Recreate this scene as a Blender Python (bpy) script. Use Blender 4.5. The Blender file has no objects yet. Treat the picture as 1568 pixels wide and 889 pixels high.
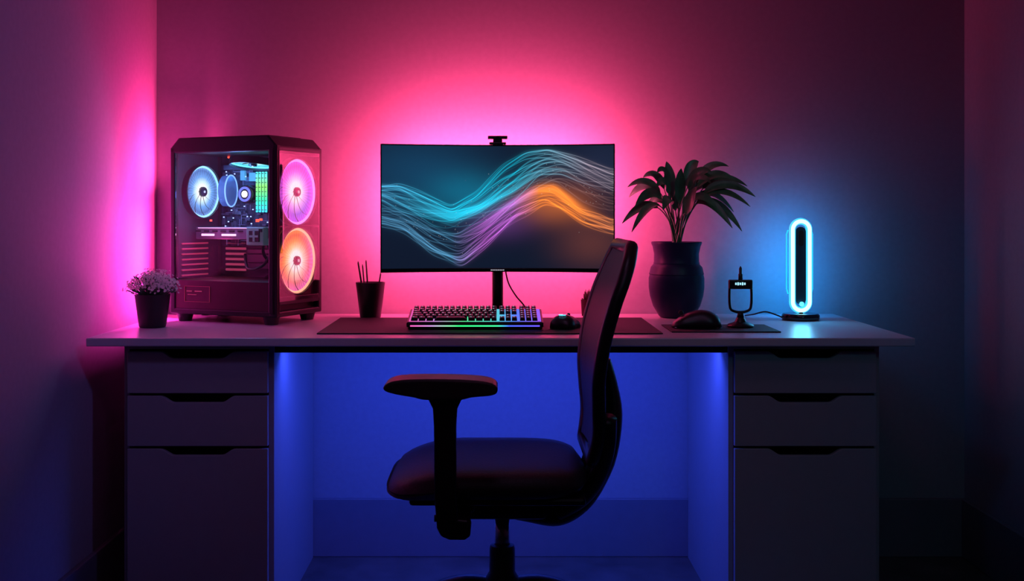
import bpy, bmesh, math, random
import numpy as np
from mathutils import Vector, Matrix, Euler
random.seed(7)
S = bpy.context.scene
R = math.radians

# ------------------------------------------------------------------ materials
def newmat(name):
    m = bpy.data.materials.new(name); m.use_nodes = True
    nt = m.node_tree; nt.nodes.clear()
    out = nt.nodes.new('ShaderNodeOutputMaterial')
    return m, nt, out

def mat(name, col, rough=0.5, metal=0.0, emis=None, es=0.0, var=0.06, scale=30, bump=0.0, coat=0.0, spec=0.5):
    m, nt, out = newmat(name)
    b = nt.nodes.new('ShaderNodeBsdfPrincipled')
    nt.links.new(b.outputs[0], out.inputs[0])
    tc = nt.nodes.new('ShaderNodeTexCoord')
    n = nt.nodes.new('ShaderNodeTexNoise'); n.inputs['Scale'].default_value = scale
    n.inputs['Detail'].default_value = 4
    nt.links.new(tc.outputs['Object'], n.inputs['Vector'])
    r = nt.nodes.new('ShaderNodeValToRGB')
    r.color_ramp.elements[0].color = [c*(1-var) for c in col]+[1]
    r.color_ramp.elements[1].color = [min(1, c*(1+var)) for c in col]+[1]
    r.color_ramp.elements[0].position = .3; r.color_ramp.elements[1].position = .7
    nt.links.new(n.outputs['Fac'], r.inputs['Fac'])
    nt.links.new(r.outputs[0], b.inputs['Base Color'])
    b.inputs['Roughness'].default_value = rough
    b.inputs['Metallic'].default_value = metal
    b.inputs['Coat Weight'].default_value = coat
    b.inputs['Specular IOR Level'].default_value = spec
    if emis:
        b.inputs['Emission Color'].default_value = (*emis, 1)
        b.inputs['Emission Strength'].default_value = es
    if bump:
        bp = nt.nodes.new('ShaderNodeBump'); bp.inputs['Strength'].default_value = bump
        bp.inputs['Distance'].default_value = 0.002
        nt.links.new(n.outputs['Fac'], bp.inputs['Height'])
        nt.links.new(bp.outputs[0], b.inputs['Normal'])
    return m

def glassmat(name, tint=(1,1,1), gl=0.06, fs=.7):
    m, nt, out = newmat(name)
    t = nt.nodes.new('ShaderNodeBsdfTransparent'); t.inputs[0].default_value = (*tint, 1)
    g = nt.nodes.new('ShaderNodeBsdfGlossy'); g.inputs['Roughness'].default_value = 0.03
    g.inputs['Color'].default_value = (1,1,1,1)
    f = nt.nodes.new('ShaderNodeFresnel'); f.inputs[0].default_value = 1.35
    mu = nt.nodes.new('ShaderNodeMath'); mu.operation = 'MULTIPLY_ADD'
    mu.inputs[1].default_value = fs; mu.inputs[2].default_value = gl
    nt.links.new(f.outputs[0], mu.inputs[0])
    mx = nt.nodes.new('ShaderNodeMixShader')
    nt.links.new(mu.outputs[0], mx.inputs[0]); nt.links.new(t.outputs[0], mx.inputs[1]); nt.links.new(g.outputs[0], mx.inputs[2])
    nt.links.new(mx.outputs[0], out.inputs[0])
    return m

def fill_ramp(r, stops):
    e = r.color_ramp.elements
    e[0].position, e[0].color = stops[0][0], (*stops[0][1], 1)
    e[1].position, e[1].color = stops[-1][0], (*stops[-1][1], 1)
    for p, c in stops[1:-1]:
        x = e.new(p); x.color = (*c, 1)

def radialmat(name, stops, rad, strength, side=None):
    """frosted LED-lit blade plastic: emission depends on distance from the fan axis (object coordinates)"""
    m, nt, out = newmat(name)
    tc = nt.nodes.new('ShaderNodeTexCoord')
    sep = nt.nodes.new('ShaderNodeSeparateXYZ'); nt.links.new(tc.outputs['Object'], sep.inputs[0])
    cmb = nt.nodes.new('ShaderNodeCombineXYZ')
    nt.links.new(sep.outputs[0], cmb.inputs[0]); nt.links.new(sep.outputs[1], cmb.inputs[1])
    ln = nt.nodes.new('ShaderNodeVectorMath'); ln.operation = 'LENGTH'
    nt.links.new(cmb.outputs[0], ln.inputs[0])
    dv = nt.nodes.new('ShaderNodeMath'); dv.operation = 'DIVIDE'; dv.inputs[1].default_value = rad
    nt.links.new(ln.outputs['Value'], dv.inputs[0])
    def ramp(st):
        r = nt.nodes.new('ShaderNodeValToRGB'); fill_ramp(r, st)
        nt.links.new(dv.outputs[0], r.inputs['Fac'])
        return r
    col = ramp(stops).outputs[0]
    if side:
        r2 = ramp(side)
        mr = nt.nodes.new('ShaderNodeMapRange')
        mr.inputs['From Min'].default_value = -rad*.7; mr.inputs['From Max'].default_value = rad*.9
        ad = nt.nodes.new('ShaderNodeMath'); ad.operation = 'ADD'
        nt.links.new(sep.outputs[0], ad.inputs[0]); nt.links.new(sep.outputs[1], ad.inputs[1])
        nt.links.new(ad.outputs[0], mr.inputs['Value'])
        mx = nt.nodes.new('ShaderNodeMix'); mx.data_type = 'RGBA'
        nt.links.new(mr.outputs[0], mx.inputs[0])
        nt.links.new(col, mx.inputs[6]); nt.links.new(r2.outputs[0], mx.inputs[7])
        col = mx.outputs[2]
    at2 = nt.nodes.new('ShaderNodeMath'); at2.operation = 'ARCTAN2'
    nt.links.new(sep.outputs[1], at2.inputs[0]); nt.links.new(sep.outputs[0], at2.inputs[1])
    ml = nt.nodes.new('ShaderNodeMath'); ml.operation = 'MULTIPLY'; ml.inputs[1].default_value = 44
    nt.links.new(at2.outputs[0], ml.inputs[0])
    sn = nt.nodes.new('ShaderNodeMath'); sn.operation = 'SINE'; nt.links.new(ml.outputs[0], sn.inputs[0])
    ma = nt.nodes.new('ShaderNodeMath'); ma.operation = 'MULTIPLY_ADD'; ma.inputs[1].default_value = .14*strength; ma.inputs[2].default_value = strength
    nt.links.new(sn.outputs[0], ma.inputs[0])
    e = nt.nodes.new('ShaderNodeEmission')
    nt.links.new(ma.outputs[0], e.inputs[1])
    nt.links.new(col, e.inputs[0])
    nt.links.new(e.outputs[0], out.inputs[0])
    return m

def axisramp(name, axis, lo, hi, stops, strength):
    m, nt, out = newmat(name)
    tc = nt.nodes.new('ShaderNodeTexCoord')
    sep = nt.nodes.new('ShaderNodeSeparateXYZ'); nt.links.new(tc.outputs['Object'], sep.inputs[0])
    mr = nt.nodes.new('ShaderNodeMapRange'); mr.inputs['From Min'].default_value = lo; mr.inputs['From Max'].default_value = hi
    nt.links.new(sep.outputs[axis], mr.inputs['Value'])
    r = nt.nodes.new('ShaderNodeValToRGB'); fill_ramp(r, stops)
    nt.links.new(mr.outputs[0], r.inputs['Fac'])
    em = nt.nodes.new('ShaderNodeEmission'); em.inputs[1].default_value = strength
    nt.links.new(r.outputs[0], em.inputs[0]); nt.links.new(em.outputs[0], out.inputs[0])
    return m

# ------------------------------------------------------------------ mesh helpers
def empty(name, loc, rz=0):
    o = bpy.data.objects.new(name, None); S.collection.objects.link(o)
    o.location = loc; o.rotation_euler = (0, 0, rz); o.empty_display_size = .05
    return o

def fin(name, bm, m, parent=None, loc=(0,0,0), rot=(0,0,0), smooth=False, bevel=0, seg=2, subsurf=0):
    bmesh.ops.recalc_face_normals(bm, faces=bm.faces)
    me = bpy.data.meshes.new(name); bm.to_mesh(me); bm.free()
    o = bpy.data.objects.new(name, me); S.collection.objects.link(o)
    if m: me.materials.append(m)
    o.location = loc; o.rotation_euler = rot
    if parent: o.parent = parent
    if smooth:
        for p in me.polygons: p.use_smooth = True
    if bevel:
        md = o.modifiers.new('Bevel', 'BEVEL'); md.width = bevel; md.segments = seg; md.limit_method = 'ANGLE'; md.angle_limit = R(40)
    if subsurf:
        md = o.modifiers.new('Sub', 'SUBSURF'); md.levels = subsurf; md.render_levels = subsurf
    return o

def addbox(bm, c, s, rot=None):
    r = bmesh.ops.create_cube(bm, size=1)
    M = Matrix.Translation(c) @ (rot.to_matrix().to_4x4() if rot else Matrix.Identity(4)) @ Matrix.Diagonal((*s, 1))
    bmesh.ops.transform(bm, matrix=M, verts=r['verts'])

def box(name, c, s, m, parent=None, bevel=0.002, rot=(0,0,0)):
    bm = bmesh.new(); addbox(bm, (0,0,0), s)
    return fin(name, bm, m, parent, c, rot, bevel=bevel)

def boxes(name, lst, m, parent=None, bevel=0.0):
    bm = bmesh.new()
    for it in lst:
        addbox(bm, it[0], it[1], Euler(it[2]) if len(it) > 2 else None)
    return fin(name, bm, m, parent, bevel=bevel)

def lathe(name, prof, m, parent=None, loc=(0,0,0), rot=(0,0,0), seg=48, smooth=True):
    bm = bmesh.new(); rings = []
    for r, z in prof:
        if r < 1e-5: rings.append([bm.verts.new((0,0,z))])
        else: rings.append([bm.verts.new((r*math.cos(2*math.pi*i/seg), r*math.sin(2*math.pi*i/seg), z)) for i in range(seg)])
    for a, b in zip(rings, rings[1:]):
        for i in range(seg):
            j = (i+1) % seg
            if len(a) == 1 and len(b) == 1: continue
            if len(a) == 1: bm.faces.new((a[0], b[i], b[j]))
            elif len(b) == 1: bm.faces.new((a[i], a[j], b[0]))
            else: bm.faces.new((a[i], a[j], b[j], b[i]))
    o = fin(name, bm, m, parent, loc, rot, smooth=smooth)
    if smooth:
        md = o.modifiers.new('Edge', 'EDGE_SPLIT'); md.split_angle = R(40)
    return o

def catmull(pts, n=8, closed=False):
    P = [Vector(p) for p in pts]; out = []
    N = len(P)
    rng = range(N if closed else N-1)
    for i in rng:
        if closed: p0, p1, p2, p3 = P[i-1], P[i], P[(i+1) % N], P[(i+2) % N]
        else: p0, p1, p2, p3 = P[max(i-1,0)], P[i], P[i+1], P[min(i+2, N-1)]
        for k in range(n):
            t = k/n
            out.append(.5*((2*p1)+(-p0+p2)*t+(2*p0-5*p1+4*p2-p3)*t*t+(-p0+3*p1-3*p2+p3)*t**3))
    if not closed: out.append(P[-1])
    return out

def addtube(bm, pts, rad, seg=10, closed=False, flat=(1,1)):
    pts = [Vector(p) for p in pts]; N = len(pts)
    rr = rad if isinstance(rad, (list, tuple)) else [rad]*N
    up = None; rings = []
    for i, p in enumerate(pts):
        a = pts[i-1] if (i > 0 or closed) else p
        b = pts[(i+1) % N] if (i < N-1 or closed) else p
        t = (b-a).normalized()
        if up is None:
            up = Vector((0,0,1)) if abs(t.z) < .9 else Vector((0,1,0))
        u = (up - t*up.dot(t)).normalized(); v = t.cross(u); up = u
        r = rr[i]
        rings.append([bm.verts.new(p+u*r*flat[0]*math.cos(2*math.pi*k/seg)+v*r*flat[1]*math.sin(2*math.pi*k/seg)) for k in range(seg)])
    for i in range(N if closed else N-1):
        a, b = rings[i], rings[(i+1) % N]
        for k in range(seg):
            j = (k+1) % seg
            bm.faces.new((a[k], a[j], b[j], b[k]))
    if not closed:
        bm.faces.new(rings[0]); bm.faces.new(rings[-1])

def tube(name, pts, rad, m, parent=None, seg=12, closed=False, flat=(1,1), loc=(0,0,0)):
    bm = bmesh.new(); addtube(bm, pts, rad, seg, closed, flat)
    return fin(name, bm, m, parent, loc, smooth=True)

def prism_xz(name, outline, y0, y1, m, parent=None, bevel=0.0, loc=(0,0,0), smooth=False, seg=2):
    bm = bmesh.new()
    a = [bm.verts.new((x, y0, z)) for x, z in outline]
    b = [bm.verts.new((x, y1, z)) for x, z in outline]
    bm.faces.new(a); bm.faces.new(b)
    for i in range(len(a)):
        j = (i+1) % len(a); bm.faces.new((a[i], a[j], b[j], b[i]))
    return fin(name, bm, m, parent, loc, bevel=bevel, smooth=smooth, seg=seg)

def area(name, loc, rot, sx, sy, power, col, parent=None, spread=180):
    l = bpy.data.lights.new(name, 'AREA'); l.shape = 'RECTANGLE'; l.size = sx; l.size_y = sy
    l.energy = power; l.color = col; l.spread = R(spread)
    o = bpy.data.objects.new(name, l); S.collection.objects.link(o)
    o.location = loc; o.rotation_euler = rot
    if parent: o.parent = parent
    return o

def aim(o, d):
    o.rotation_euler = Vector(d).to_track_quat('-Z','Y').to_euler(); return o

def spot(name, loc, target, power, col, ang=50, r=.12, blend=1.0):
    l = bpy.data.lights.new(name, 'SPOT'); l.energy = power; l.color = col; l.spot_size = R(ang); l.spot_blend = blend; l.shadow_soft_size = r
    o = bpy.data.objects.new(name, l); S.collection.objects.link(o); o.location = loc
    aim(o, Vector(target)-Vector(loc))
    return o

def point(name, loc, power, col, parent=None, r=.01):
    l = bpy.data.lights.new(name, 'POINT'); l.energy = power; l.color = col; l.shadow_soft_size = r
    o = bpy.data.objects.new(name, l); S.collection.objects.link(o); o.location = loc
    if parent: o.parent = parent
    return o

# ------------------------------------------------------------------ palette
M_wall = mat('wall_paint', (.31,.305,.34), .85, var=.04, scale=60, bump=.15)
M_wall2 = mat('wall_paint_dark', (.12,.12,.13), .85, var=.04, scale=60)  # unseen front wall, darkened to cut bounced light
M_base = mat('baseboard_paint', (.17,.165,.20), .5, var=.03)
M_ceil = mat('ceiling_paint', (.2,.2,.2), .9)
M_floor = mat('floor_wood', (.10,.085,.08), .5, var=.3, scale=9)
M_desk = mat('desk_laminate', (.58,.56,.61), .30, var=.02, scale=80)
M_cab = mat('cabinet_lacquer', (.31,.31,.33), .5, var=.02, scale=50)
M_dark = mat('gap_shade', (.01,.01,.012), .8)
M_black = mat('black_plastic', (.010,.010,.013), .38, var=.1)
M_gloss = mat('gloss_black', (.010,.010,.014), .18, coat=.3)
M_fabric = mat('chair_fabric', (.020,.018,.024), .55, var=.3, scale=200, bump=.3)
M_arm = mat('armrest_pad_rubber', (.035,.028,.032), .42, var=.1, scale=120)
M_rub = mat('mat_rubber', (.016,.015,.022), .7, var=.2, scale=200)
M_chrome = mat('chrome', (.5,.5,.55), .2, metal=1)
M_steel = mat('case_steel', (.06,.06,.08), .45, metal=.5)
M_leaf = mat('leaf_green', (.06,.17,.09), .36, var=.4, scale=25)
M_pot = mat('pot_black', (.012,.012,.015), .45)

# ------------------------------------------------------------------ room
XL, XR, YB, YF, ZC = -1.059, 1.450, 0.0, -4.6, 2.55
def wall(name, c, s, m): return box(name, c, s, m, bevel=0)
wall('wall_back', ((XL+XR)/2, .05, ZC/2), (XR-XL+.2, .1, ZC), M_wall)
wall('wall_left', (XL-.05, (YB+YF)/2, ZC/2), (.1, YB-YF, ZC), M_wall)
wall('wall_right', (XR+.05, (YB+YF)/2, ZC/2), (.1, YB-YF, ZC), M_wall)
wall('wall_front', ((XL+XR)/2, YF-.05, ZC/2), (XR-XL+.2, .1, ZC), M_wall2)
wall('floor', ((XL+XR)/2, (YB+YF)/2, -.05), (XR-XL+.2, YB-YF+.2, .1), M_floor)
wall('ceiling', ((XL+XR)/2, (YB+YF)/2, ZC+.05), (XR-XL+.2, YB-YF+.2, .1), M_ceil)
BH, BT = .180, .015
box('baseboard_back', ((XL+XR)/2, -BT/2, BH/2), (XR-XL, BT, BH), M_base, bevel=.003)
box('baseboard_left', (XL+BT/2, (YB+YF)/2, BH/2), (BT, YB-YF-2*BT, BH), M_base, bevel=.003)
box('baseboard_right', (XR-BT/2, (YB+YF)/2, BH/2), (BT, YB-YF-2*BT, BH), M_base, bevel=.003)
box('baseboard_front', ((XL+XR)/2, YF+BT/2, BH/2), (XR-XL, BT, BH), M_base, bevel=.003)

# ------------------------------------------------------------------ desk
desk = empty('desk', (0,0,0))
DT = .751
box('desk_top', (.0075, -.3525, DT-.0105), (2.067, .695, .021), M_desk, desk, .003)
def pedestal(nm, x0, x1):
    yf, yb = -.632, -.02
    t = .014; zt = DT-.0215
    boxes(nm+'_carcass', [
        ((x0+t/2, (yf+yb)/2, zt/2), (t, yb-yf, zt)),
        ((x1-t/2, (yf+yb)/2, zt/2), (t, yb-yf, zt)),
        (((x0+x1)/2, (yf+yb)/2, zt-t/2), (x1-x0-2*t, yb-yf, t)),
        (((x0+x1)/2, yb-.005, zt/2), (x1-x0-2*t, .01, zt-2*t)),
        (((x0+x1)/2, (yf+yb)/2+.01, .03), (x1-x0-2*t, yb-yf-.03, .06)),
    ], M_cab, desk, .001)
    box(nm+'_shade_block', ((x0+x1)/2, yf+.06, zt/2+.01), (x1-x0-2*t-.001, .06, zt-.08), M_dark, desk, 0)  # solid near-black block stands in for shade behind the drawer gaps
    rows = [(.711,.606),(.599,.472),(.465,.065)]
    a, b = x0+.013, x1-.013; cx = (a+b)/2
    for i, (zt_, zb_) in enumerate(rows):
        hw = .095; d = .017
        ol = [(a,zb_),(b,zb_),(b,zt_),(cx+hw,zt_)]
        for k in range(7):
            t_ = k/6; s_ = t_*t_*(3-2*t_); ol.append((cx+hw-.035*t_, zt_-d*s_))
        for k in range(7):
            t_ = 1-k/6; s_ = t_*t_*(3-2*t_); ol.append((cx-hw+.035*t_, zt_-d*s_))
        ol += [(cx-hw,zt_),(a,zt_)]
        o2 = []
        for p in ol:
            if not o2 or (abs(p[0]-o2[-1][0])+abs(p[1]-o2[-1][1])) > 1e-5: o2.append(p)
        prism_xz(f'{nm}_drawer_{i+1}', o2, yf-.018, yf-.001, M_cab, desk, .0012)
pedestal('left_pedestal', -.952, -.570)
pedestal('right_pedestal', .588, .973)
box('front_rail', (.009, -.615, DT-.0215-.012), (1.158, .018, .024), M_black, desk, .001)
M_ledb = mat('led_blue', (.02,.05,.5), .5, emis=(.05,.15,1), es=3)
box('led_channel', (.009, -.590, DT-.0265), (1.10, .016, .008), M_ledb, desk, 0)
area('under_desk_light', (.009, -.52, DT-.035), (R(25),0,0), 1.08, .03, 7.6, (.038,.080,1), desk)
area('under_desk_light_back', (.009, -.10, DT-.035), (R(-12),0,0), 1.08, .03, .7, (.02,.07,1), desk)

# ------------------------------------------------------------------ monitor
mon = empty('curved_monitor', (0, -.28, DT+.0036))
W2, Z0, Z1 = .330, .140, .503
def ycurve(x): return -.055*(x/W2)**2
def curved_slab(name, x2, z0, z1, y_off, th, m, parent, nx=40):
    bm = bmesh.new(); f=[]
    for i in range(nx+1):
        x = -x2+2*x2*i/nx; y = ycurve(x)+y_off
        f.append([bm.verts.new((x,y,z0)), bm.verts.new((x,y,z1)), bm.verts.new((x,y+th,z1)), bm.verts.new((x,y+th,z0))])
    for a, b in zip(f, f[1:]):
        for k in range(4):
            j = (k+1) % 4; bm.faces.new((a[k], b[k], b[j], a[j]))
    bm.faces.new(f[0]); bm.faces.new(f[-1])
    return fin(name, bm, m, parent, bevel=.002)
curved_slab('housing', W2, Z0, Z1, 0, .022, M_black, mon)
curved_slab('bottom_bezel', W2-.001, Z0, Z0+.011, -.003, .003, M_gloss, mon)
box('rear_bulge', (0,.060,(Z0+Z1)/2), (.50,.09,.24), M_black, mon, .02)
NX, NZ = 620, 330
def cur(pts, u):
    px = np.array([p[0] for p in pts], float); py = np.array([p[1] for p in pts], float)
    xs = np.linspace(px[0]-60, px[-1]+60, 1200); ys = np.interp(xs, px, py)
    k = np.hanning(75); k /= k.sum()
    yp = np.pad(ys, 60, mode='edge'); ys = np.convolve(yp, k, 'same')[60:-60]
    return np.interp(u, xs, ys)
uu = np.linspace(585, 938, NX+1); vv = np.linspace(411, 223, NZ+1)
U, V = np.meshgrid(uu, vv, indexing='ij')
def g(cx, cy, sx, sy): return np.exp(-((U-cx)/sx)**2-((V-cy)/sy)**2)
img = np.zeros((NX+1, NZ+1, 3))
img += np.array([.005,.010,.026])
img += g(640,262,100,55)[...,None]*np.array([.002,.035,.080])
img += g(715,296,60,32)[...,None]*np.array([.0,.10,.16])
img += g(850,313,50,26)[...,None]*np.array([.38,.085,.008])
img += g(905,372,50,36)[...,None]*np.array([.09,.020,.006])
img += g(920,250,60,40)[...,None]*np.array([.008,.010,.024])
img += g(765,340,45,24)[...,None]*np.array([.07,.015,.10])
A1 = [(585,286),(610,284),(640,297),(690,322),(730,300),(770,255),(805,232),(840,228),(880,243),(938,268)]
A2 = [(585,303),(620,318),(650,328),(690,336),(740,322),(785,300),(825,268),(860,262),(900,278),(938,290)]
B1 = [(585,322),(620,330),(660,352),(700,362),(735,345),(775,315),(820,290),(850,286),(890,318),(938,340)]
B2 = [(585,342),(620,352),(660,382),(705,402),(745,372),(790,332),(835,308),(865,322),(895,342),(938,352)]
rng = np.random.RandomState(3)
def strand(P, Q, s, wob, wid, amp, colf, glow=.10, lo=.10):
    global img
    c = cur(P, uu)*(1-s)+cur(Q, uu)*s
    ph = rng.rand()*6.28; fr = .02+rng.rand()*.03
    c = c + wob*np.sin(uu*fr+ph)
    sl = np.gradient(c, uu)
    dd = np.abs(V-c[:,None])/np.sqrt(1+sl[:,None]**2)
    I = amp*(np.exp(-(dd/wid)**2)+glow*np.exp(-dd/(wid*4)))
    mod = (lo+(1-lo)*np.sin(uu*.012+rng.rand()*6.28)**2)[:,None]
    img += (I*mod)[...,None]*colf
def colA():
    t = np.clip((uu-790)/110, 0, 1)[:,None]; l = np.clip((uu-585)/120,0,1)[:,None]
    c0 = np.array([.08,.40,.66]); c1 = np.array([.005,.62,.86]); c2 = np.array([.38,.30,.36])
    return ((c0*(1-l)+c1*l)*(1-t)+c2*t)[:,None,:]
def colB():
    t1 = np.clip((uu-690)/50,0,1)[:,None]; t2 = np.clip((uu-785)/40,0,1)[:,None]; t3=np.clip((uu-880)/50,0,1)[:,None]
    c0=np.array([.08,.28,.48]); c1=np.array([.70,.16,.85]); c2=np.array([1.,.24,.015]); c3=np.array([.7,.20,.06])
    c = c0*(1-t1)+c1*t1; c = c*(1-t2)+c2*t2; c = c*(1-t3)+c3*t3
    return c[:,None,:]
CA, CB = colA(), colB()
for k in range(26): strand(A1, A2, rng.rand()*1.2-.1, 6, .45, .46, CA)
for k in range(26): strand(B1, B2, rng.rand()*1.2-.1, 6, .45, .46, CB)
for k in range(12): strand(A2, B1, rng.rand(), 9.0, .5, .16, CA*.6+CB*.4)
strand(A1, A2, .02, 0, .8, 1.0, CA, lo=.5); strand(B1, B2, .98, 0, .8, .9, CB, lo=.5)
def body(P, Q, s, wid, amp, colf, cx, sx):
    global img
    c = cur(P, uu)*(1-s)+cur(Q, uu)*s
    dd = np.abs(V-c[:,None])
    img += (amp*np.exp(-(dd/wid)**2)*np.exp(-((uu-cx)/sx)**2)[:,None])[...,None]*colf
body(A1, A2, .75, 7, .75, CA, 700, 55)
body(A1, A2, .85, 4, .40, CA, 775, 60)
body(B1, B2, .10, 7, 1.0, CB, 850, 45)
body(B1, B2, .10, 6, .40, CB, 770, 45)
for k in range(160):
    cx = 600+rng.rand()*330; cy = float(cur(B1, np.array([cx]))[0])+rng.randn()*22-15
    i0 = int((cx-585)/353*NX); j0 = int((411-cy)/188*NZ)
    if 1 < i0 < NX-1 and 1 < j0 < NZ-1: img[i0:i0+2, j0:j0+2] += .18*rng.rand()
img = np.clip(img, 0, 1.2)
sx2, sz0, sz1 = W2-.004, Z0+.0115, Z1-.004
xs = np.linspace(-sx2, sx2, NX+1); zs = np.linspace(sz0, sz1, NZ+1)
X, Z = np.meshgrid(xs, zs, indexing='ij'); Y = ycurve(X)-.0012
co = np.stack([X, Y, Z], -1).reshape(-1,3)
idx = np.arange((NX+1)*(NZ+1)).reshape(NX+1, NZ+1)
faces = np.stack([idx[:-1,:-1], idx[1:,:-1], idx[1:,1:], idx[:-1,1:]], -1).reshape(-1,4)
me = bpy.data.meshes.new('screen')
me.vertices.add(len(co)); me.vertices.foreach_set('co', co.ravel())
me.loops.add(faces.size); me.loops.foreach_set('vertex_index', faces.ravel())
me.polygons.add(len(faces)); me.polygons.foreach_set('loop_start', np.arange(0, faces.size, 4))
me.update(calc_edges=True)
ca = me.color_attributes.new('picture', 'FLOAT_COLOR', 'POINT')
ca.data.foreach_set('color', np.concatenate([img.reshape(-1,3), np.ones((len(co),1))], 1).astype(np.float32).ravel())
scr = bpy.data.objects.new('screen', me); S.collection.objects.link(scr); scr.parent = mon
m, nt, out = newmat('screen_panel')
at = nt.nodes.new('ShaderNodeAttribute'); at.attribute_name = 'picture'
b = nt.nodes.new('ShaderNodeBsdfPrincipled'); b.inputs['Base Color'].default_value = (.002,.002,.002,1); b.inputs['Roughness'].default_value = .4
b.inputs['Specular IOR Level'].default_value = .2
nt.links.new(at.outputs['Color'], b.inputs['Emission Color']); b.inputs['Emission Strength'].default_value = 1.0
nt.links.new(b.outputs[0], out.inputs[0]); me.materials.append(m)
M_lab = mat('label_white', (.5,.5,.5), .5, emis=(.8,.8,.9), es=.5)
boxes('bezel_mark', [((-.018+.005*i, -.0033, Z0+.0055), (.0035,.0008,.003)) for i in range(8)], M_lab, mon)
tube('stand_neck', [(0,.035,.01),(0,.035,.10),(0,.035,.30)], [.016]*3, M_black, mon, 20)
lathe('stand_foot', [(0,0.0005),(.085,0.0005),(.088,.004),(.085,.009),(.02,.012),(.018,.02),(0,.02)], M_black, mon, (0,.035,0))
tube('cable', catmull([(.02,.03,.16),(.03,.02,.11),(.052,.0,.072),(.075,-.02,.045),(.085,-.01,.015),(.10,.03,.004)],8), .0022, M_black, mon, 8)
boxes('webcam_body', [((0,.004,Z1+.021),(.056,.02,.009)),((0,.006,Z1+.012),(.026,.018,.010)),((0,.004,Z1+.004),(.048,.028,.006)),((0,.028,Z1-.01),(.03,.006,.03))], M_black, mon, .002)
lathe('webcam_lens', [(0,0),(.0035,0),(.004,-.002),(.004,-.004)], M_gloss, mon, (0,-.0065,Z1+.021), (R(-90),0,0), 20)
M_ledp = mat('led_pink', (.5,.02,.1), .5, emis=(1,.12,.35), es=4)
boxes('rear_led_bracket', [((0,.085,Z1-.05),(.56,.05,.012)),((0,.085,Z0+.05),(.56,.05,.012)),((-.274,.085,(Z0+Z1)/2),(.012,.05,.26)),((.274,.085,(Z0+Z1)/2),(.012,.05,.26))], M_black, mon, .002)
boxes('rear_led_strip', [((0,.112,Z1-.05),(.54,.004,.008)),((0,.112,Z0+.05),(.54,.004,.008)),((-.274,.112,(Z0+Z1)/2),(.008,.004,.25)),((.274,.112,(Z0+Z1)/2),(.008,.004,.25))], M_ledp, mon)
PINK = (1,.060,.205)
aim(area('rear_light_top', (0,.118,Z1-.045), (0,0,0), .54, .02, 10.0, PINK, mon), (0,1,.55))
aim(area('rear_light_bottom', (0,.118,Z0+.045), (0,0,0), .54, .02, 4.0, PINK, mon), (0,1,-.25))
aim(area('rear_light_l', (-.280,.118,(Z0+Z1)/2), (0,0,0), .02, .26, 4.2, PINK, mon), (-.45,1,0))
aim(area('rear_light_r', (.280,.118,(Z0+Z1)/2), (0,0,0), .02, .26, 3.4, PINK, mon), (.30,1,0))

# ------------------------------------------------------------------ PC tower
pc = empty('gaming_pc_tower', (-.733, -.212, DT), R(-24))
L, Wd, H = .37, .228, .528
l2, w2 = L/2, Wd/2
fz = .022
def caps(nm, z0, z1, ch, m):
    ol = [(-l2,z0),(l2,z0),(l2,z1-ch),(l2-ch,z1),(-l2+ch,z1),(-l2,z1-ch)]
    return prism_xz(nm, ol, -w2, w2, m, pc, .004)
caps('top_cover', H-.044, H, .030, M_black)
box('top_vent', (0,0,H+.0015), (L-.10,Wd-.07,.003), M_rub, pc, .001)
boxes('corner_posts', [((sx*(l2-.009), sy*(w2-.009), (fz+H)/2-.01),(.018,.018,H-.055)) for sx in (-1,1) for sy in (-1,1)], M_black, pc, .004)
box('front_post', (l2-.014,-w2+.008,(fz+H)/2-.01), (.028,.016,H-.055), M_black, pc, .003)
boxes('bottom_frame', [((0,0,fz+.008),(L,Wd,.016))], M_black, pc, .004)
M_shroud = mat('psu_shroud', (.07,.016,.03), .5)
box('psu_shroud', (-.004,0,fz+.055), (L-.03,Wd-.008,.085), M_shroud, pc, .002)
boxes('shroud_badge_frame', [((-.09,-w2+.0035,fz+.080),(.088,.003,.0012)),((-.09,-w2+.0035,fz+.036),(.088,.003,.0012)),((-.134,-w2+.0035,fz+.058),(.0012,.003,.045)),((-.046,-w2+.0035,fz+.058),(.0012,.003,.045))], mat('badge_line',(.3,.05,.09),.5,emis=(.5,.05,.12),es=.15), pc)
boxes('shroud_badge_marks', [((-.118,-w2+.0032,fz+.066),(.018,.003,.0025)),((-.086,-w2+.0032,fz+.066),(.024,.003,.0025)),((-.108,-w2+.0032,fz+.056),(.03,.003,.0015))], mat('badge_red',(.2,.03,.06),.5,emis=(.5,.05,.15),es=.5), pc)
bm = bmesh.new()
for sx in (-1,1):
    for sy in (-1,1):
        c = Vector((sx*(l2-.035), sy*(w2-.025), fz/2)); r = bmesh.ops.create_cone(bm, cap_ends=True, segments=24, radius1=.018, radius2=.024, depth=fz)
        bmesh.ops.translate(bm, verts=r['verts'], vec=c)
fin('feet', bm, M_black, pc)
box('rear_panel', (-l2+.004,0,(fz+H)/2), (.006,Wd-.02,H-.09), M_steel, pc, 0)
box('motherboard_tray', (0,w2-.006,(fz+H)/2), (L-.03,.006,H-.09), M_steel, pc, 0)
box('fan_dark_backing', (l2-.030,0,.277), (.003,Wd-.036,.405), M_black, pc, 0)  # added solid black plate, keeps the space behind the fans dark
M_pcb = mat('motherboard_pcb', (.035,.04,.08), .4, var=.8, scale=70)
box('motherboard', (-.055,w2-.012,.335), (.225,.004,.245), M_pcb, pc, .001)
hs = []
for i in range(60):
    hs.append(((-.155+random.random()*.205, w2-.018, .225+random.random()*.225),(.004+random.random()*.018,.008+.012*random.random(),.003+random.random()*.016)))
boxes('board_components', hs, mat('component_grey',(.16,.17,.25),.3,metal=.5), pc, .0006)
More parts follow.
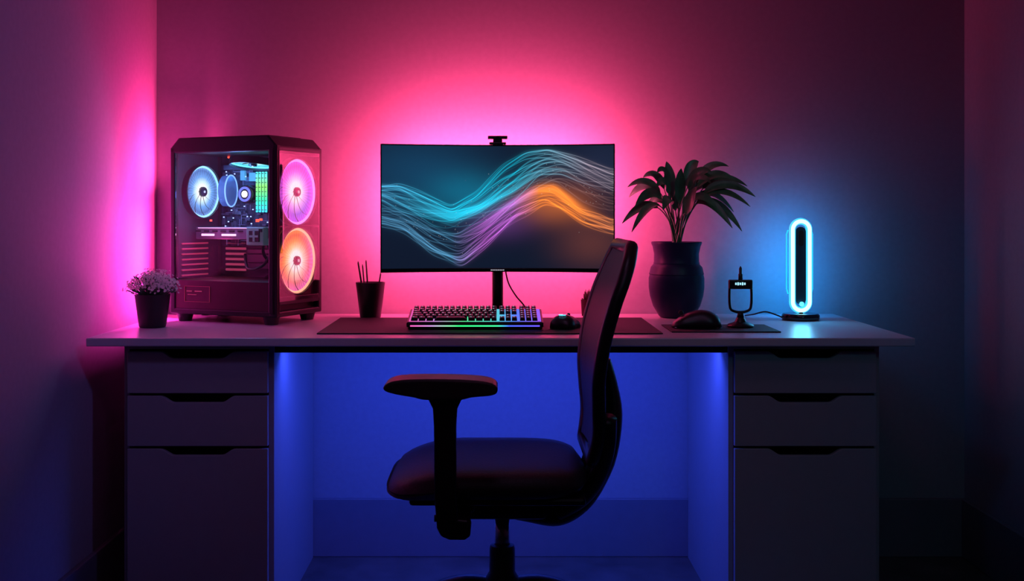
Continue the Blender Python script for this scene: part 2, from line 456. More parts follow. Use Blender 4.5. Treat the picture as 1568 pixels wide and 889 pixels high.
hs = [((-.15+random.random()*.2, w2-.030, .23+random.random()*.21),(.003,.003,.003)) for i in range(34)]
boxes('board_leds', hs, mat('led_bluewhite',(.1,.1,.3),.4,emis=(.35,.5,1),es=2.5), pc)
boxes('board_traces', [((-.055+random.uniform(-.1,.1), w2-.0145, .335+random.uniform(-.11,.11)),((.03,.001,.0010) if i%2 else (.0010,.001,.03))) for i in range(40)], mat('trace_gold',(.25,.25,.4),.3,emis=(.15,.2,.6),es=.35), pc)
boxes('heatsinks', [((-.07,w2-.03,.450),(.13,.035,.014)),((-.03,w2-.024,.25),(.05,.018,.04))], mat('heatsink',(.14,.16,.3),.3,metal=.7), pc, .001)
CX = -.122
bm = bmesh.new()
for i in range(7):
    r = bmesh.ops.create_cone(bm, cap_ends=True, segments=32, radius1=.046, radius2=.046, depth=.0018)
    bmesh.ops.transform(bm, matrix=Matrix.Translation((CX+.0042*i, w2-.060, .378)) @ Matrix.Rotation(R(90),4,'Y') @ Matrix.Diagonal((1.0,.62,1,1)), verts=r['verts'])
fin('cooler_fins', bm, mat('cooler_fin',(.3,.4,.65),.25,metal=.8,emis=(.08,.2,.7),es=.30), pc)
tube('cooler_rim', [(CX+.026, w2-.060+.030*math.cos(a), .378+.047*math.sin(a)) for a in [2*math.pi*i/40 for i in range(40)]], .0022, mat('led_blue_rim',(.1,.2,.5),.4,emis=(.25,.5,1),es=1.1), pc, 8, True)
M_cyan = mat('led_cyan', (.1,.5,.6), .4, emis=(.10,.75,1), es=1.8)
PX = -.048
lathe('pump_head', [(0,.04),(.026,.04),(.028,.036),(.028,0)], M_gloss, pc, (PX,w2-.018,.368), (R(90),0,0), 32)
lathe('pump_ring', [(.0155,.0405),(.0155,.042),(.0225,.042),(.0225,.0405)], mat('led_blue_dim',(.1,.1,.3),.4,emis=(.2,.25,1),es=.7), pc, (PX,w2-.018,.368), (R(90),0,0), 32)
lathe('pump_cap', [(0,.0425),(.010,.0425),(.010,.041)], mat('led_white',(.5,.5,.5),.4,emis=(.85,.95,1),es=3), pc, (PX,w2-.018,.368), (R(90),0,0), 24)
boxes('m2_plate', [((-.036,w2-.03,.420),(.028,.012,.026)),((-.074,w2-.03,.425),(.016,.012,.03))], mat('cyan_plate',(.1,.3,.4),.4,emis=(.1,.5,.8),es=.5), pc, .002)
RX = -.009
boxes('ram_sticks', [((RX+.0108*i,w2-.032,.374),(.0065,.034,.125)) for i in range(4)], M_black, pc, .001)
mr = axisramp('ram_glow',2,.315,.44,[(0,(.05,.6,.9)),(.3,(.05,.9,.40)),(.6,(.25,.95,.15)),(1,(.05,.8,.95))],1.7)
boxes('ram_light_bars', [((RX+.0108*i,w2-.051,.374),(.0055,.006,.12)) for i in range(4)], mr, pc, .001)
boxes('ram_chips', [((RX+.0108*i,w2-.0545,.321+.0135*k),(.0062,.002,.0022)) for i in range(4) for k in range(9)], M_black, pc)
boxes('board_edge_light', [((.052,w2-.018,.36),(.004,.006,.17))], M_cyan, pc, .001)
box('graphics_card', (-.035,.03,.253), (.25,.11,.034), M_steel, pc, .003)
box('gpu_front_cover', (-.035,-.027,.253), (.25,.006,.036), mat('gpu_shroud',(.20,.18,.25),.35,metal=.4), pc, .002)
M_gp = mat('led_pinkwhite',(.5,.3,.4),.4,emis=(1,.55,.85),es=1.5)
boxes('gpu_light_bars', [((-.115,-.031,.248),(.045,.003,.006)),((-.04,-.031,.248),(.05,.003,.006)),((-.06,-.031,.268),(.18,.003,.0015))], M_gp, pc)
boxes('gpu_slots', [((-.15+.03*i,-.0305,.259),(.018,.003,.004)) for i in range(6)], M_black, pc)
box('gpu_power_block', (.060,-.018,.245), (.060,.05,.052), mat('grey_block',(.24,.30,.32),.4,emis=(.1,.2,.25),es=.15), pc, .003)
boxes('gpu_block_detail', [((.060,-.045,.245),(.036,.004,.032)),((.080,-.0435,.262),(.012,.003,.010))], M_black, pc, .001)
boxes('gpu_block_bars', [((.060,-.048,.245),(.007,.002,.030)),((.060,-.048,.245),(.03,.002,.006))], bpy.data.materials['grey_block'], pc, .0005)
boxes('expansion_slots', [((-l2+.010,-.015,.222-.0155*i),(.004,.12,.0048)) for i in range(7)], mat('slot_pink',(.4,.05,.1),.4,emis=(.9,.12,.25),es=.18), pc, .001)
boxes('tray_grommets', [((-.115,w2-.012,.22-.016*i),(.075,.004,.007)) for i in range(6)], mat('slot_pink2',(.4,.05,.1),.4,emis=(.9,.12,.30),es=.25), pc, .001)
boxes('drive_cage', [((.0,w2-.03,.175),(.10,.03,.06)),((-.0,w2-.047,.19),(.09,.004,.004)),((-.0,w2-.047,.165),(.09,.004,.004))], M_steel, pc, .002)
for i, pts in enumerate([[(.065,-.01,.22),(.05,.02,.185),(.08,.05,.15),(.12,.04,.13)],[(.08,-.01,.22),(.10,.0,.17),(.07,.03,.14),(.03,.05,.12)],[(.10,.05,.40),(.12,.06,.33),(.11,.06,.25),(.12,.06,.15)],[(.12,.05,.30),(.085,.04,.23),(.06,.06,.19),(.04,.06,.12)],[(-.02,.02,.19),(.02,-.02,.15),(.07,-.02,.16),(.10,0,.21)]]):
    tube(f'power_cable_{i+1}', catmull(pts,8), .0045, M_black, pc, 8)
boxes('red_leds', [((-.12,w2-.04,.480),(.005,.005,.005)),((-.105,-.03,.29),(.005,.005,.005)),((.060,-.03,.290),(.008,.006,.008)),((.072,-.03,.293),(.006,.006,.006))], mat('led_red',(.5,.02,.02),.4,emis=(1,.06,.03),es=3), pc)
def fan(nm, loc, rot, rad, bladem, ringm, nb=11, hub=.2):
    f = empty(nm, loc); f.parent = pc; f.rotation_euler = rot
    n = 64
    bm = bmesh.new()
    addtube(bm, [(rad*1.0*math.cos(2*math.pi*i/n), rad*math.sin(2*math.pi*i/n), 0.002) for i in range(n)], rad*.04, 10, True)
    fin('light_ring', bm, ringm, f, smooth=True)
    lathe('shroud', [(rad*1.04,-.010),(rad*1.09,-.010),(rad*1.09,.010),(rad*1.04,.010),(rad*1.04,-.010)], M_black, f, seg=64)
    bm = bmesh.new()
    for b_ in range(nb):
        a0 = 2*math.pi*b_/nb; rows = []
        for i in range(9):
            t = i/8; r = rad*(hub*.9+(.975-hub*.9)*t)
            aw = (2*math.pi/nb)*(1.06-.07*t); sw = .45*t*t
            row = []
            for k in range(5):
                q = k/4; a = a0+sw+aw*(q-.5); z = (.5-q)*.0025
                row.append(bm.verts.new((r*math.cos(a), r*math.sin(a), z)))
            rows.append(row)
        for p, q in zip(rows, rows[1:]):
            for k in range(4): bm.faces.new((p[k],p[k+1],q[k+1],q[k]))
    fin('blades', bm, bladem, f, smooth=True)
    lathe('hub', [(0,.009),(rad*hub*.9,.009),(rad*hub,.006),(rad*hub,-.006),(0,-.006)], M_gloss, f, seg=32)
    lathe('hub_badge', [(0,.0105),(rad*.05,.0105),(rad*.05,.009)], M_lab, f, seg=16)
    bm = bmesh.new()
    for k in range(4):
        a = R(45+90*k); addbox(bm, (rad*.6*math.cos(a), rad*.6*math.sin(a), -.009), (rad*1.0,.004,.003), Euler((0,0,a)))
    fin('struts', bm, M_black, f)
    return f
W1 = (1,1,1)
bmat1 = radialmat('fan_blades_pink', [(.0,W1),(.32,(1,.95,1)),(.46,(.95,.55,.92)),(.65,(.80,.18,.82)),(.85,(.55,.07,.60)),(1,(.9,.12,.8))], .086, 1.1, side=[(0,W1),(.32,(.95,.95,1)),(.5,(.60,.45,1)),(.75,(.25,.15,.85)),(1,(.5,.12,1))])
bmat2 = radialmat('fan_blades_amber', [(.0,W1),(.32,(1,.97,.82)),(.46,(1,.66,.28)),(.65,(1,.34,.05)),(.85,(.75,.15,.02)),(1,(1,.32,.05))], .086, 1.1, side=[(0,W1),(.32,(1,.93,.9)),(.5,(1,.55,.50)),(.75,(.95,.20,.26)),(1,(1,.16,.5))])
bmat3 = radialmat('fan_blades_blue', [(.0,W1),(.28,(.95,1,1)),(.42,(.60,.90,1)),(.6,(.16,.42,.90)),(.85,(.08,.20,.55)),(1,(.2,.45,.9))], .074, 1.15)
ring1 = mat('ring_violet',(.5,.2,.5),.4,emis=(.90,.30,1),es=1.4)
ring2 = mat('ring_amber',(.5,.2,.2),.4,emis=(1,.45,.25),es=1.4)
ring3 = mat('ring_ice',(.3,.5,.5),.4,emis=(.30,.70,1),es=1.3)
fan('front_fan_upper', (l2-.014,0,.372), (0,R(90),0), .090, bmat1, ring1, hub=.15)
fan('front_fan_lower', (l2-.014,0,.176), (0,R(90),0), .090, bmat2, ring2, hub=.15)
fan('rear_fan', (-l2+.024,.0,.375), (0,R(90),0), .074, bmat3, ring3, hub=.2)
fan('top_fan', (.030,-.01,H-.072), (R(172),0,0), .062, radialmat('fan_blades_cyan', [(0,W1),(.5,(.2,.8,.95)),(1,(.05,.5,.7))], .06, 1.3), M_cyan)
boxes('front_frame', [((l2-.004,0,.274),(.008,Wd-.03,.006)),((l2-.004,0,.066),(.008,Wd-.03,.022)),((l2-.004,0,.482),(.008,Wd-.03,.012)),
                      ((l2-.02,w2-.010,.27),(.03,.016,.4)),], M_black, pc, .002)
M_glass = glassmat('tempered_glass', (.97,.96,.98), .004, .6)
M_glassf = glassmat('front_glass', (1,.95,.98), .0, .20)
box('side_glass', (-.006,-w2+.0025,.305), (L-.050,.003,.36), M_glass, pc, 0)
box('front_glass', (l2+.0015,0,.275), (.003,Wd-.026,.42), M_glassf, pc, 0)
point('inside_light', (-.0,-.05,H-.10), 1.1, (.15,.42,1), pc, .03)
point('inside_light_mid', (-.06,-.07,.34), .55, (.35,.4,1), pc, .02)
point('inside_light_low', (-.08,-.05,.20), .20, (1,.06,.28), pc, .02)

# ------------------------------------------------------------------ magenta LED bar behind the tower, washing the side wall
bar = empty('corner_led_bar', (-.892, -.060, DT))
lathe('bar_foot', [(0,.001),(.012,.001),(.012,.008),(0,.008)], M_black, bar)
box('bar_channel', (.0,0,.262), (.006,.012,.51), M_black, bar, .001)
box('bar_light_shield', (-.034,.012,.262), (.075,.002,.50), M_black, bar, 0)  # added black plate, keeps the bar's light off the back wall
box('bar_diffuser', (-.0045,0,.262), (.003,.008,.48), mat('led_magenta',(.5,.02,.2),.5,emis=(1,.08,.4),es=2), bar, 0)
MAG = (1,.035,.24)
aim(area('bar_light', (-.010,-.004,.28), (0,0,0), .012, .42, 1.8, MAG, bar, 180), (-1,-.30,0))
aim(area('bar_light_up', (-.012,-.006,.40), (0,0,0), .02, .06, 5.0, MAG, bar, 140), (-1,-.40,1.5))
aim(area('bar_fill_forward', (-.045,-.075,.20), (0,0,0), .02, .28, 5.5, (1,.040,.48), bar, 170), (-.85,-1,.1))  # extra light added off the bar, spreads magenta forward along the wall

# ------------------------------------------------------------------ flower pot
def flowers(name, loc):
    e = empty(name, loc)
    lathe('pot', [(0,.001),(.034,.001),(.036,.004),(.047,.086),(.048,.090),(.045,.090),(.044,.082),(0,.080)], M_pot, e)
    bmS, bmF, bmG = bmesh.new(), bmesh.new(), bmesh.new()
    for i in range(230):
        a = random.random()*6.28; q = math.sqrt(random.random()); x = q*math.cos(a); y = q*math.sin(a)
        top = Vector((x*.070, y*.058, .086+.068*math.sqrt(max(0,1-q*q*.92))*(.55+.5*random.random())))
        b0 = Vector((x*.02,y*.02,.082)); mid = (b0+top)/2+Vector((x*.01,y*.01,.004))
        addtube(bmS, [b0,mid,top], .0006, 4)
        nrm = Vector((x+random.uniform(-.4,.4), y-.6, .9)).normalized(); t1 = nrm.orthogonal().normalized(); t2 = nrm.cross(t1)
        for c in range(3):
            cc = top+Vector((random.uniform(-.008,.008),random.uniform(-.008,.008),random.uniform(-.007,.007)))
            rr = random.uniform(.0030,.0046)
            cv = bmF.verts.new(cc+nrm*.0005)
            for p in range(5):
                a1 = 6.28*p/5
                d = t1*math.cos(a1)+t2*math.sin(a1); s = t1*math.cos(a1+.5)+t2*math.sin(a1+.5); s2 = t1*math.cos(a1-.5)+t2*math.sin(a1-.5)
                bmF.faces.new((cv, bmF.verts.new(cc+s2*rr*.75+nrm*.001), bmF.verts.new(cc+d*rr+nrm*.002), bmF.verts.new(cc+s*rr*.75+nrm*.001)))
    for i in range(120):
        a = random.random()*6.28; q = random.random()
        c = Vector((q*.055*math.cos(a), q*.048*math.sin(a), .088+.045*random.random()))
        d = Vector((math.cos(a),math.sin(a),.8)).normalized(); s = d.orthogonal().normalized()*.003
        bmG.faces.new([bmG.verts.new(c), bmG.verts.new(c+d*.007+s), bmG.verts.new(c+d*.016), bmG.verts.new(c+d*.007-s)])
    fin('stems', bmS, M_leaf, e); fin('foliage', bmG, M_leaf, e)
    fin('blossoms', bmF, mat('blossom_white',(.85,.82,.74),.7), e)
flowers('flowering_pot_plant', (-.943,-.425,DT))

# ------------------------------------------------------------------ pen cup
cup = empty('pen_cup', (-.379,-.145,DT))
lathe('cup', [(0,.001),(.029,.001),(.031,.003),(.0435,.104),(.0435,.106),(.041,.106),(.030,.008),(0,.007)], M_black, cup)
boxes('band', [((0,-.0355,.070),(.010,.002,.012))], M_gloss, cup)
for i,(bx,by,tx,ty,h,r) in enumerate([(-.012,0,-.036,.0,.168,.0028),(-.004,.01,-.014,.01,.172,.0024),(-.01,-.01,-.022,-.01,.16,.002),(.012,0,.030,0,.135,.0022)]):
    tube(f'pen_{i+1}', [(bx,by,.010),(tx,ty,h-.006),(tx*1.02,ty,h)], [r,r,r*.4], M_black, cup, 10)

# ------------------------------------------------------------------ desk mat
bm = bmesh.new(); addbox(bm,(0,0,.0015),(.89,.44,.003)); fin('desk_mat', bm, M_rub, None, (-.020,-.39,DT+.0004), bevel=.0008)

# ------------------------------------------------------------------ keyboard
kb = empty('mechanical_keyboard', (-.060,-.455,DT+.0035))
KW, KD = .362, .150
tilt = R(9)
top = empty('key_deck', (0,-KD/2,.004)); top.parent = kb; top.rotation_euler = (tilt,0,0)
box('case', (0,KD/2,.009), (KW,KD,.014), M_black, top, .003)
kmat = axisramp('key_underglow',0,-KW/2,KW/2,[(0,(.8,.08,.4)),(.2,(.6,.25,.7)),(.42,(.1,.8,.3)),(.62,(.1,.7,.6)),(.8,(.1,.2,1)),(1,(.35,.1,1))],1.1)
box('light_plate', (0,KD/2,.0166), (KW-.012,KD-.016,.001), kmat, top, 0)
bm = bmesh.new(); bl = bmesh.new()
def key(cx, cy, w, d):
    z0, z1 = .018, .027
    r = bmesh.ops.create_cube(bm, size=1)
    for v in r['verts']:
        tp = v.co.z > 0
        k = .80 if tp else 1
        v.co = Vector((cx+v.co.x*w*k, cy+v.co.y*d*k+(.0006 if tp else 0), z1 if tp else z0))
    addbox(bl, (cx-w*.10, cy+.001, z1+.0002), (min(w,.016)*.22,d*.22,.0004))
unit = .0164; dep = .0190
for row in range(6):
    y = .016+row*.0232 if row < 5 else .016+5*.0236
    x = -KW/2+.010
    if row == 0: ws = [1.25,1.25,1.25,5.5,1.25,1.25,1.25,1.0]
    elif row == 1: ws = [2.2]+[1]*10+[1.8]
    elif row == 2: ws = [1.7]+[1]*11+[1.3]
    elif row == 3: ws = [1.4]+[1]*12+[.6]
    else: ws = [1]*14
    tot = sum(ws); sc = (14*unit)/tot
    for w in ws:
        key(x+w*sc/2, y, w*sc-.0022, dep); x += w*sc
    x += .005
    for c in range(3):
        if not (row==1 and c!=1) and row!=2: key(x+unit/2, y, unit-.0022, dep)
        x += unit
    x += .005
    for c in range(3):
        key(x+unit/2, y, unit-.0022, dep); x += unit
fin('keycaps', bm, M_black, top, bevel=.0007)
fin('key_legends', bl, axisramp('legend_glow',0,-KW/2,KW/2,[(0,(.9,.4,.7)),(.25,(.7,.6,.9)),(.5,(.4,.9,.7)),(.75,(.4,.7,1)),(1,(.5,.5,1))],.7), top)
fm = axisramp('front_strip_glow',0,-KW/2,KW/2,[(0,(.8,.05,.35)),(.18,(.5,.25,.6)),(.38,(.03,.9,.2)),(.66,(.05,.85,.3)),(.75,(.06,.12,1)),(1,(.15,.08,1))],1.4)
box('front_light_bar', (0,-.0005,.0065), (KW-.02,.002,.0034), fm, top, 0)
boxes('rear_feet', [((sx*.13,KD/2-.02,.012),(.02,.02,.022)) for sx in (-1,1)], M_black, kb, .001)
box('underside', (0,0,.005), (KW-.006,KD-.02,.009), M_black, kb, .002)

# ------------------------------------------------------------------ mice
def mouse(name, loc, rz, ln, wd, ht, logo=True):
    e = empty(name, loc, rz)
    bm = bmesh.new(); nu, nv = 20, 12; grid = []
    for i in range(nu+1):
        t = i/nu; x = (t-.5)*ln
        w = wd/2*math.sqrt(max(.0,1-abs(2*t-1)**3.2))*(.92+.10*math.cos(2*math.pi*(t-.0)))
        h = ht*max(0,math.sin(math.pi*(t**.82)))**.55*(1-.22*t)
        row = []
        for j in range(nv+1):
            a = math.pi*j/nv
            ca, sa = math.cos(a), math.sin(a)
            row.append(bm.verts.new((x, w*math.copysign(abs(ca)**.8, ca), .002+h*abs(sa)**.75)))
        grid.append(row)
    for a, b in zip(grid, grid[1:]):
        for j in range(nv): bm.faces.new((a[j],a[j+1],b[j+1],b[j]))
        bm.faces.new((a[0],b[0],b[-1],a[-1]))
    bmesh.ops.remove_doubles(bm, verts=bm.verts, dist=.0002)
    fin('body', bm, M_black, e, smooth=True)
    box('base_plate', (0,0,.0016), (ln*.86,wd*.74,.0028), M_gloss, e, .001)
    lathe('scroll_wheel', [(0,-.003),(.006,-.003),(.007,-.001),(.007,.001),(.006,.003),(0,.003)], M_rub, e, (ln*.30,0,ht*.78), (R(90),0,0), 24)
    if logo:
        tube('logo', [(-ln*.28+.007*math.cos(a),.009*math.sin(a),ht*.90+.0022) for a in [R(q) for q in range(0,330,30)]], .0011, M_cyan, e, 6)
        tube('logo_bar', [(-ln*.28-.004,-.003,ht*.90+.0025),(-ln*.28+.004,.003,ht*.90+.0025)], .0011, M_cyan, e, 6)
    return e
mouse('computer_mouse', (.182,-.475,DT+.0037), R(70), .105, .080, .038)
bm = bmesh.new(); addbox(bm,(0,0,.0015),(.285,.19,.003)); fin('mouse_pad', bm, M_rub, None, (.596,-.475,DT+.0004), bevel=.0008)
mouse('computer_mouse', (.535,-.47,DT+.0037), R(172), .136, .085, .050, False)

# ------------------------------------------------------------------ small succulent pot
sp = empty('small_cactus_pot', (.272,-.085,DT))
lathe('pot', [(0,.001),(.017,.001),(.020,.050),(.0175,.050),(.016,.046),(0,.045)], mat('small_pot_red',(.018,.004,.007),.6,spec=.2), sp)
bm = bmesh.new()
for i in range(22):
    a = i*2.4; r = .004+.0005*i; h = .082-.0016*i
    p0 = Vector((0,0,.042)); p1 = Vector((math.cos(a)*r*1.4,math.sin(a)*r*1.4,h)); addtube(bm,[p0,(p0+p1)/2+Vector((math.cos(a)*.003,math.sin(a)*.003,0)),p1],[.002,.0035,.0006],6)
fin('spikes', bm, mat('cactus',(.014,.012,.008),.7,spec=.2), sp, smooth=True)

# ------------------------------------------------------------------ vase with palm
vp = empty('potted_palm', (.535,-.130,DT))
lathe('vase', [(0,.001),(.048,.001),(.053,.006),(.070,.035),(.079,.065),(.0825,.09),(.0825,.118),(.080,.128),(.0815,.131),(.080,.134),(.0765,.150),(.068,.160),(.0685,.163),(.067,.166),(.0665,.19),(.071,.212),(.0755,.222),(.0745,.226),(.070,.224),(.064,.205),(0,.203)], mat('vase_glaze',(.010,.018,.060),.40,spec=.22), vp, seg=64)
lathe('soil', [(0,.206),(.063,.206)], mat('soil',(.02,.012,.008),.9,bump=1), vp)
def leafarc(bmL, bmS, p0, p1, p2, wid, start=.42, tw=Vector((0,0,0))):
    N = 24; pts = []
    for i in range(N+1):
        t = i/N; pts.append(p0*(1-t)**2+p1*2*t*(1-t)+p2*t*t)
    k0 = int(N*start)
    addtube(bmS, pts[:k0+2], [.0028*(1-.5*i/(k0+2)) for i in range(k0+2)], 6)
    prev = None; side0 = None
    for i in range(k0, N+1):
        q = (i-k0)/(N-k0)
        t = (pts[min(i+1,N)]-pts[i-1]).normalized()
        s = t.cross(Vector((0,-.75,.65)))
        if s.length < .05: s = Vector((1,0,0))
        s.normalize()
        if side0 is not None and s.dot(side0) < 0: s = -s
        side0 = s
        s = (s+tw*.4).normalized()
        nrm = s.cross(t).normalized()
        w = wid*max(0.02,(math.sin(math.pi*min(1,q**.85*.98+.02))))**.75
        row = [bmL.verts.new(pts[i]+s*w+nrm*w*.25), bmL.verts.new(pts[i]+s*w*.5+nrm*w*.05), bmL.verts.new(pts[i]-nrm*w*.05), bmL.verts.new(pts[i]-s*w*.5+nrm*w*.05), bmL.verts.new(pts[i]-s*w+nrm*w*.25)]
        if prev:
            for k in range(4): bmL.faces.new((prev[k],prev[k+1],row[k+1],row[k]))
        prev = row
bmL, bmS = bmesh.new(), bmesh.new()
tips = [(950,345,-.05,285),(962,358,-.09,275),(960,290,-.02,262),(968,320,-.07,268),(965,305,.03,256),(985,275,.0,256),(1003,268,-.05,252),
        (1022,250,.02,262),(1040,262,-.04,270),(1048,275,.06,268),(1072,250,.02,258),(1085,268,-.05,254),(1116,258,.0,246),(1122,280,-.04,250),(1148,288,.03,250),
        (1150,305,-.06,256),(1133,357,-.03,264),(1112,352,-.09,268),(1128,328,.04,262),(1088,322,-.10,278),(1008,325,-.10,284),(1060,290,-.09,275),(1140,320,-.08,264),(990,330,.04,278),(1030,280,.05,262),(1098,300,.05,262),(1000,290,-.08,265),(1078,285,-.11,258)]
for (tx,ty,dy,cy) in tips:
    dx = (tx-1036)/512; z = (489-ty)/512
    p0 = Vector((random.uniform(-.014,.014),random.uniform(-.014,.014),.206))
    p2 = Vector((dx,dy*1.0,z)); p1 = Vector((dx*.30,dy*.3,(489-cy)/512+.020))
    if abs(dx) < .05: p1.z = z*.85
    leafarc(bmL, bmS, p0, p1, p2, random.uniform(.0135,.0175), .48, Vector((random.uniform(-.5,.5),random.uniform(-.5,.5),random.uniform(-.5,.5))))
fin('leaves', bmL, M_leaf, vp, smooth=True); fin('stalks', bmS, M_leaf, vp, smooth=True)

# ------------------------------------------------------------------ gadget stand
gs = empty('desktop_microphone', (.657,-.455,DT+.0037))
lathe('base', [(0,0),(.034,0),(.036,.004),(.033,.008),(.016,.014),(.011,.024),(.007,.028),(0,.028)], M_black, gs)
tube('ball_joint', [(0,0,.026),(0,0,.040)], [.010,.007], M_black, gs, 16)
tube('yoke', catmull([(-.029,0,.110),(-.030,0,.085),(-.029,0,.060),(-.025,0,.047),(-.012,0,.041),(0,0,.040),(.012,0,.041),(.025,0,.047),(.029,0,.060),(.030,0,.085),(.029,0,.110)],6), .0036, M_black, gs, 10)
box('head', (0,0,.115), (.064,.016,.025), M_black, gs, .003)
boxes('readout', [((-.014+.006*i,-.0085,.117),(.004,.001,.008 if i%2 else .006)) for i in range(5)], mat('readout_glow',(.3,.5,.5),.4,emis=(.4,.85,1),es=1.1), gs)
tube('mast', [(.0,0,.126),(0,0,.143),(0,0,.144),(0,0,.158),(0,0,.164)], [.006,.006,.004,.004,.001], M_black, gs, 12)

# ------------------------------------------------------------------ light bar lamp
lp = empty('led_table_lamp', (.885,-.21,DT))
lathe('base', [(0,.001),(.052,.001),(.054,.004),(.054,.014),(.050,.019),(0,.020)], M_gloss, lp)
def stadium(w, z0, z1, y=0, n=14):
    pts = []
    for i in range(n+1):
        a = math.pi*i/n; pts.append((w*math.cos(a), y, z1-w+w*math.sin(a)))
    for i in range(n+1):
        a = math.pi+math.pi*i/n; pts.append((w*math.cos(a), y, z0+w+w*math.sin(a)))
    return pts
M_tube = mat('lamp_tube', (.1,.4,.5), .3, emis=(.06,.62,.95), es=1.15)
tube('light_tube', stadium(.0245,.028,.288), .0095, M_tube, lp, 16, True)
tube('tube_core', stadium(.0245,.028,.288,-.0052), .0062, mat('lamp_core',(.4,.6,.6),.3,emis=(.50,.97,1),es=1.7), lp, 12, True)
prism_xz('center_panel', [(x,z) for x,y,z in stadium(.0150,.045,.272)], -.004, .004, mat('lamp_panel',(.006,.04,.08),.5), lp, .001)
prism_xz('touch_plate', [(x,z) for x,y,z in stadium(.008,.215,.262)], -.006, -.004, M_rub, lp, .0005)
lathe('knob', [(0,.004),(.006,.004),(.007,.002),(.007,0)], M_cyan, lp, (0,-.012,.047), (R(90),0,0), 20)
Me = mat('edge_cyan',(.02,.3,.4),.3,emis=(.02,.50,.80),es=1.2)
tube('acrylic_edge', [(-.034,.012,.075),(-.038,.012,.09),(-.038,.012,.25),(-.034,.012,.262)], .0022, Me, lp, 8)
tube('acrylic_edge_r', [(.034,.012,.075),(.038,.012,.09),(.038,.012,.25),(.034,.012,.262)], .0022, Me, lp, 8)
tube('lower_stem', [(0,0,.016),(0,0,.034)], [.008,.008], M_gloss, lp, 16)
area('tube_glow_back', (0,.05,.16), (R(90),0,0), .06, .24, .95, (.015,.34,1), lp)
area('tube_glow_front', (0,-.016,.16), (R(-90),0,0), .04, .24, .45, (.06,.50,1), lp)
tube('power_cable', catmull([(-.05,.01,.006),(-.075,.0,.016),(-.10,.02,.022),(-.125,.05,.012),(-.14,.10,.004)],8), .0022, M_black, lp, 8)

# ------------------------------------------------------------------ office chair (side-on, facing left)
ch = empty('office_chair', (.010,-1.03,0))
def superseat(name, xa, xb, hw, zc, ht, m):
    bm = bmesh.new(); nu, nv = 28, 22; top, bot = [], []
    for i in range(nu+1):
        u = -1+2*i/nu; rt, rb = [], []
        for j in range(nv+1):
            v = -1+2*j/nv
            x = u*(1-.16*v**4*abs(u)); y = v*(1-.14*u**4*abs(v))
            X = (xa+xb)/2+(xb-xa)/2*x; Y = hw*y
            e = (1-abs(u)**5)*(1-abs(v)**5); e = max(0,e)**.45
            droop = -.018*max(0,-u-.3)**1.5*2 if u < -.3 else 0
            dish = .008*(v*v)
            rt.append(bm.verts.new((X,Y,zc+droop+(ht*.5+dish)*e)))
            rb.append(bm.verts.new((X,Y,zc+droop*.6-ht*.5*e)))
        top.append(rt); bot.append(rb)
    for i in range(nu):
        for j in range(nv):
            bm.faces.new((top[i][j],top[i+1][j],top[i+1][j+1],top[i][j+1]))
            bm.faces.new((bot[i][j],bot[i][j+1],bot[i+1][j+1],bot[i+1][j]))
    bmesh.ops.remove_doubles(bm, verts=bm.verts, dist=.0004)
    return fin(name, bm, m, ch, smooth=True)
superseat('seat_cushion', -.246, .182, .225, .503, .062, M_fabric)
box('seat_pan', (-.01,0,.474), (.36,.38,.016), M_black, ch, .006)
boxes('tilt_mechanism', [((-.0,0,.436),(.20,.15,.062)),((.08,0,.425),(.12,.10,.05))], M_black, ch, .014)
tube('tilt_lever', [(-.06,-.05,.452),(-.09,-.18,.456),(-.105,-.25,.458),(-.135,-.255,.459)], [.005,.005,.006,.007], M_black, ch, 10)
prof = [(.286,.990,.135),(.276,.960,.180),(.262,.922,.203),(.243,.872,.212),(.223,.800,.214),(.212,.726,.208),(.213,.668,.192),(.216,.604,.165),(.206,.545,.130)]
pr = catmull([(x-.014, hw, z) for x,z,hw in prof], 5)
bm = bmesh.new(); rows = []
for p in pr:
    x, hw, z = p; row = []
    for j in range(13):
        v = -1+2*j/12; row.append(bm.verts.new((x-.008*v*v+.004, hw*v, z)))
    rows.append(row)
for a, b in zip(rows, rows[1:]):
    for j in range(12): bm.faces.new((a[j],a[j+1],b[j+1],b[j]))
o = fin('back_cushion', bm, M_fabric, ch, smooth=True)
md = o.modifiers.new('Solid','SOLIDIFY'); md.thickness = .020; md.offset = 0
loop = [(p.x-.004, -p.y, p.z) for p in pr]+[(p.x-.004, p.y, p.z) for p in reversed(pr)]
tube('back_frame', loop, .0145, M_black, ch, 12, True)
spine = catmull([(.228,0,.74),(.240,0,.68),(.244,0,.62),(.230,0,.545),(.202,0,.478),(.168,0,.430),(.12,0,.404),(.06,0,.412),(.0,0,.425)],6)
tube('spine_bracket', spine, [.010+.017*min(1,i/20) for i in range(len(spine))], M_black, ch, 14, flat=(1.9,1.0))
for sy in (-1,1):
    tube('lower_arm_near' if sy<0 else 'lower_arm_far', catmull([(.216,sy*.165,.64),(.216,sy*.13,.57),(.200,sy*.09,.50),(.168,sy*.06,.45),(.12,sy*.04,.415)],6), .019, M_black, ch, 12)
ay = -.245
ol = catmull([(-.222,0,.716),(-.218,0,.728),(-.190,0,.736),(-.12,0,.738),(-.04,0,.735),(-.008,0,.728),(.0,0,.716),(-.010,0,.706),(-.05,0,.702),(-.075,0,.697),(-.14,0,.697),(-.165,0,.702),(-.20,0,.708)],4,True)
prism_xz('armrest_pad', [(p.x-.010,p.z) for p in ol], ay-.042, ay+.042, M_arm, ch, .010, smooth=False, seg=4)
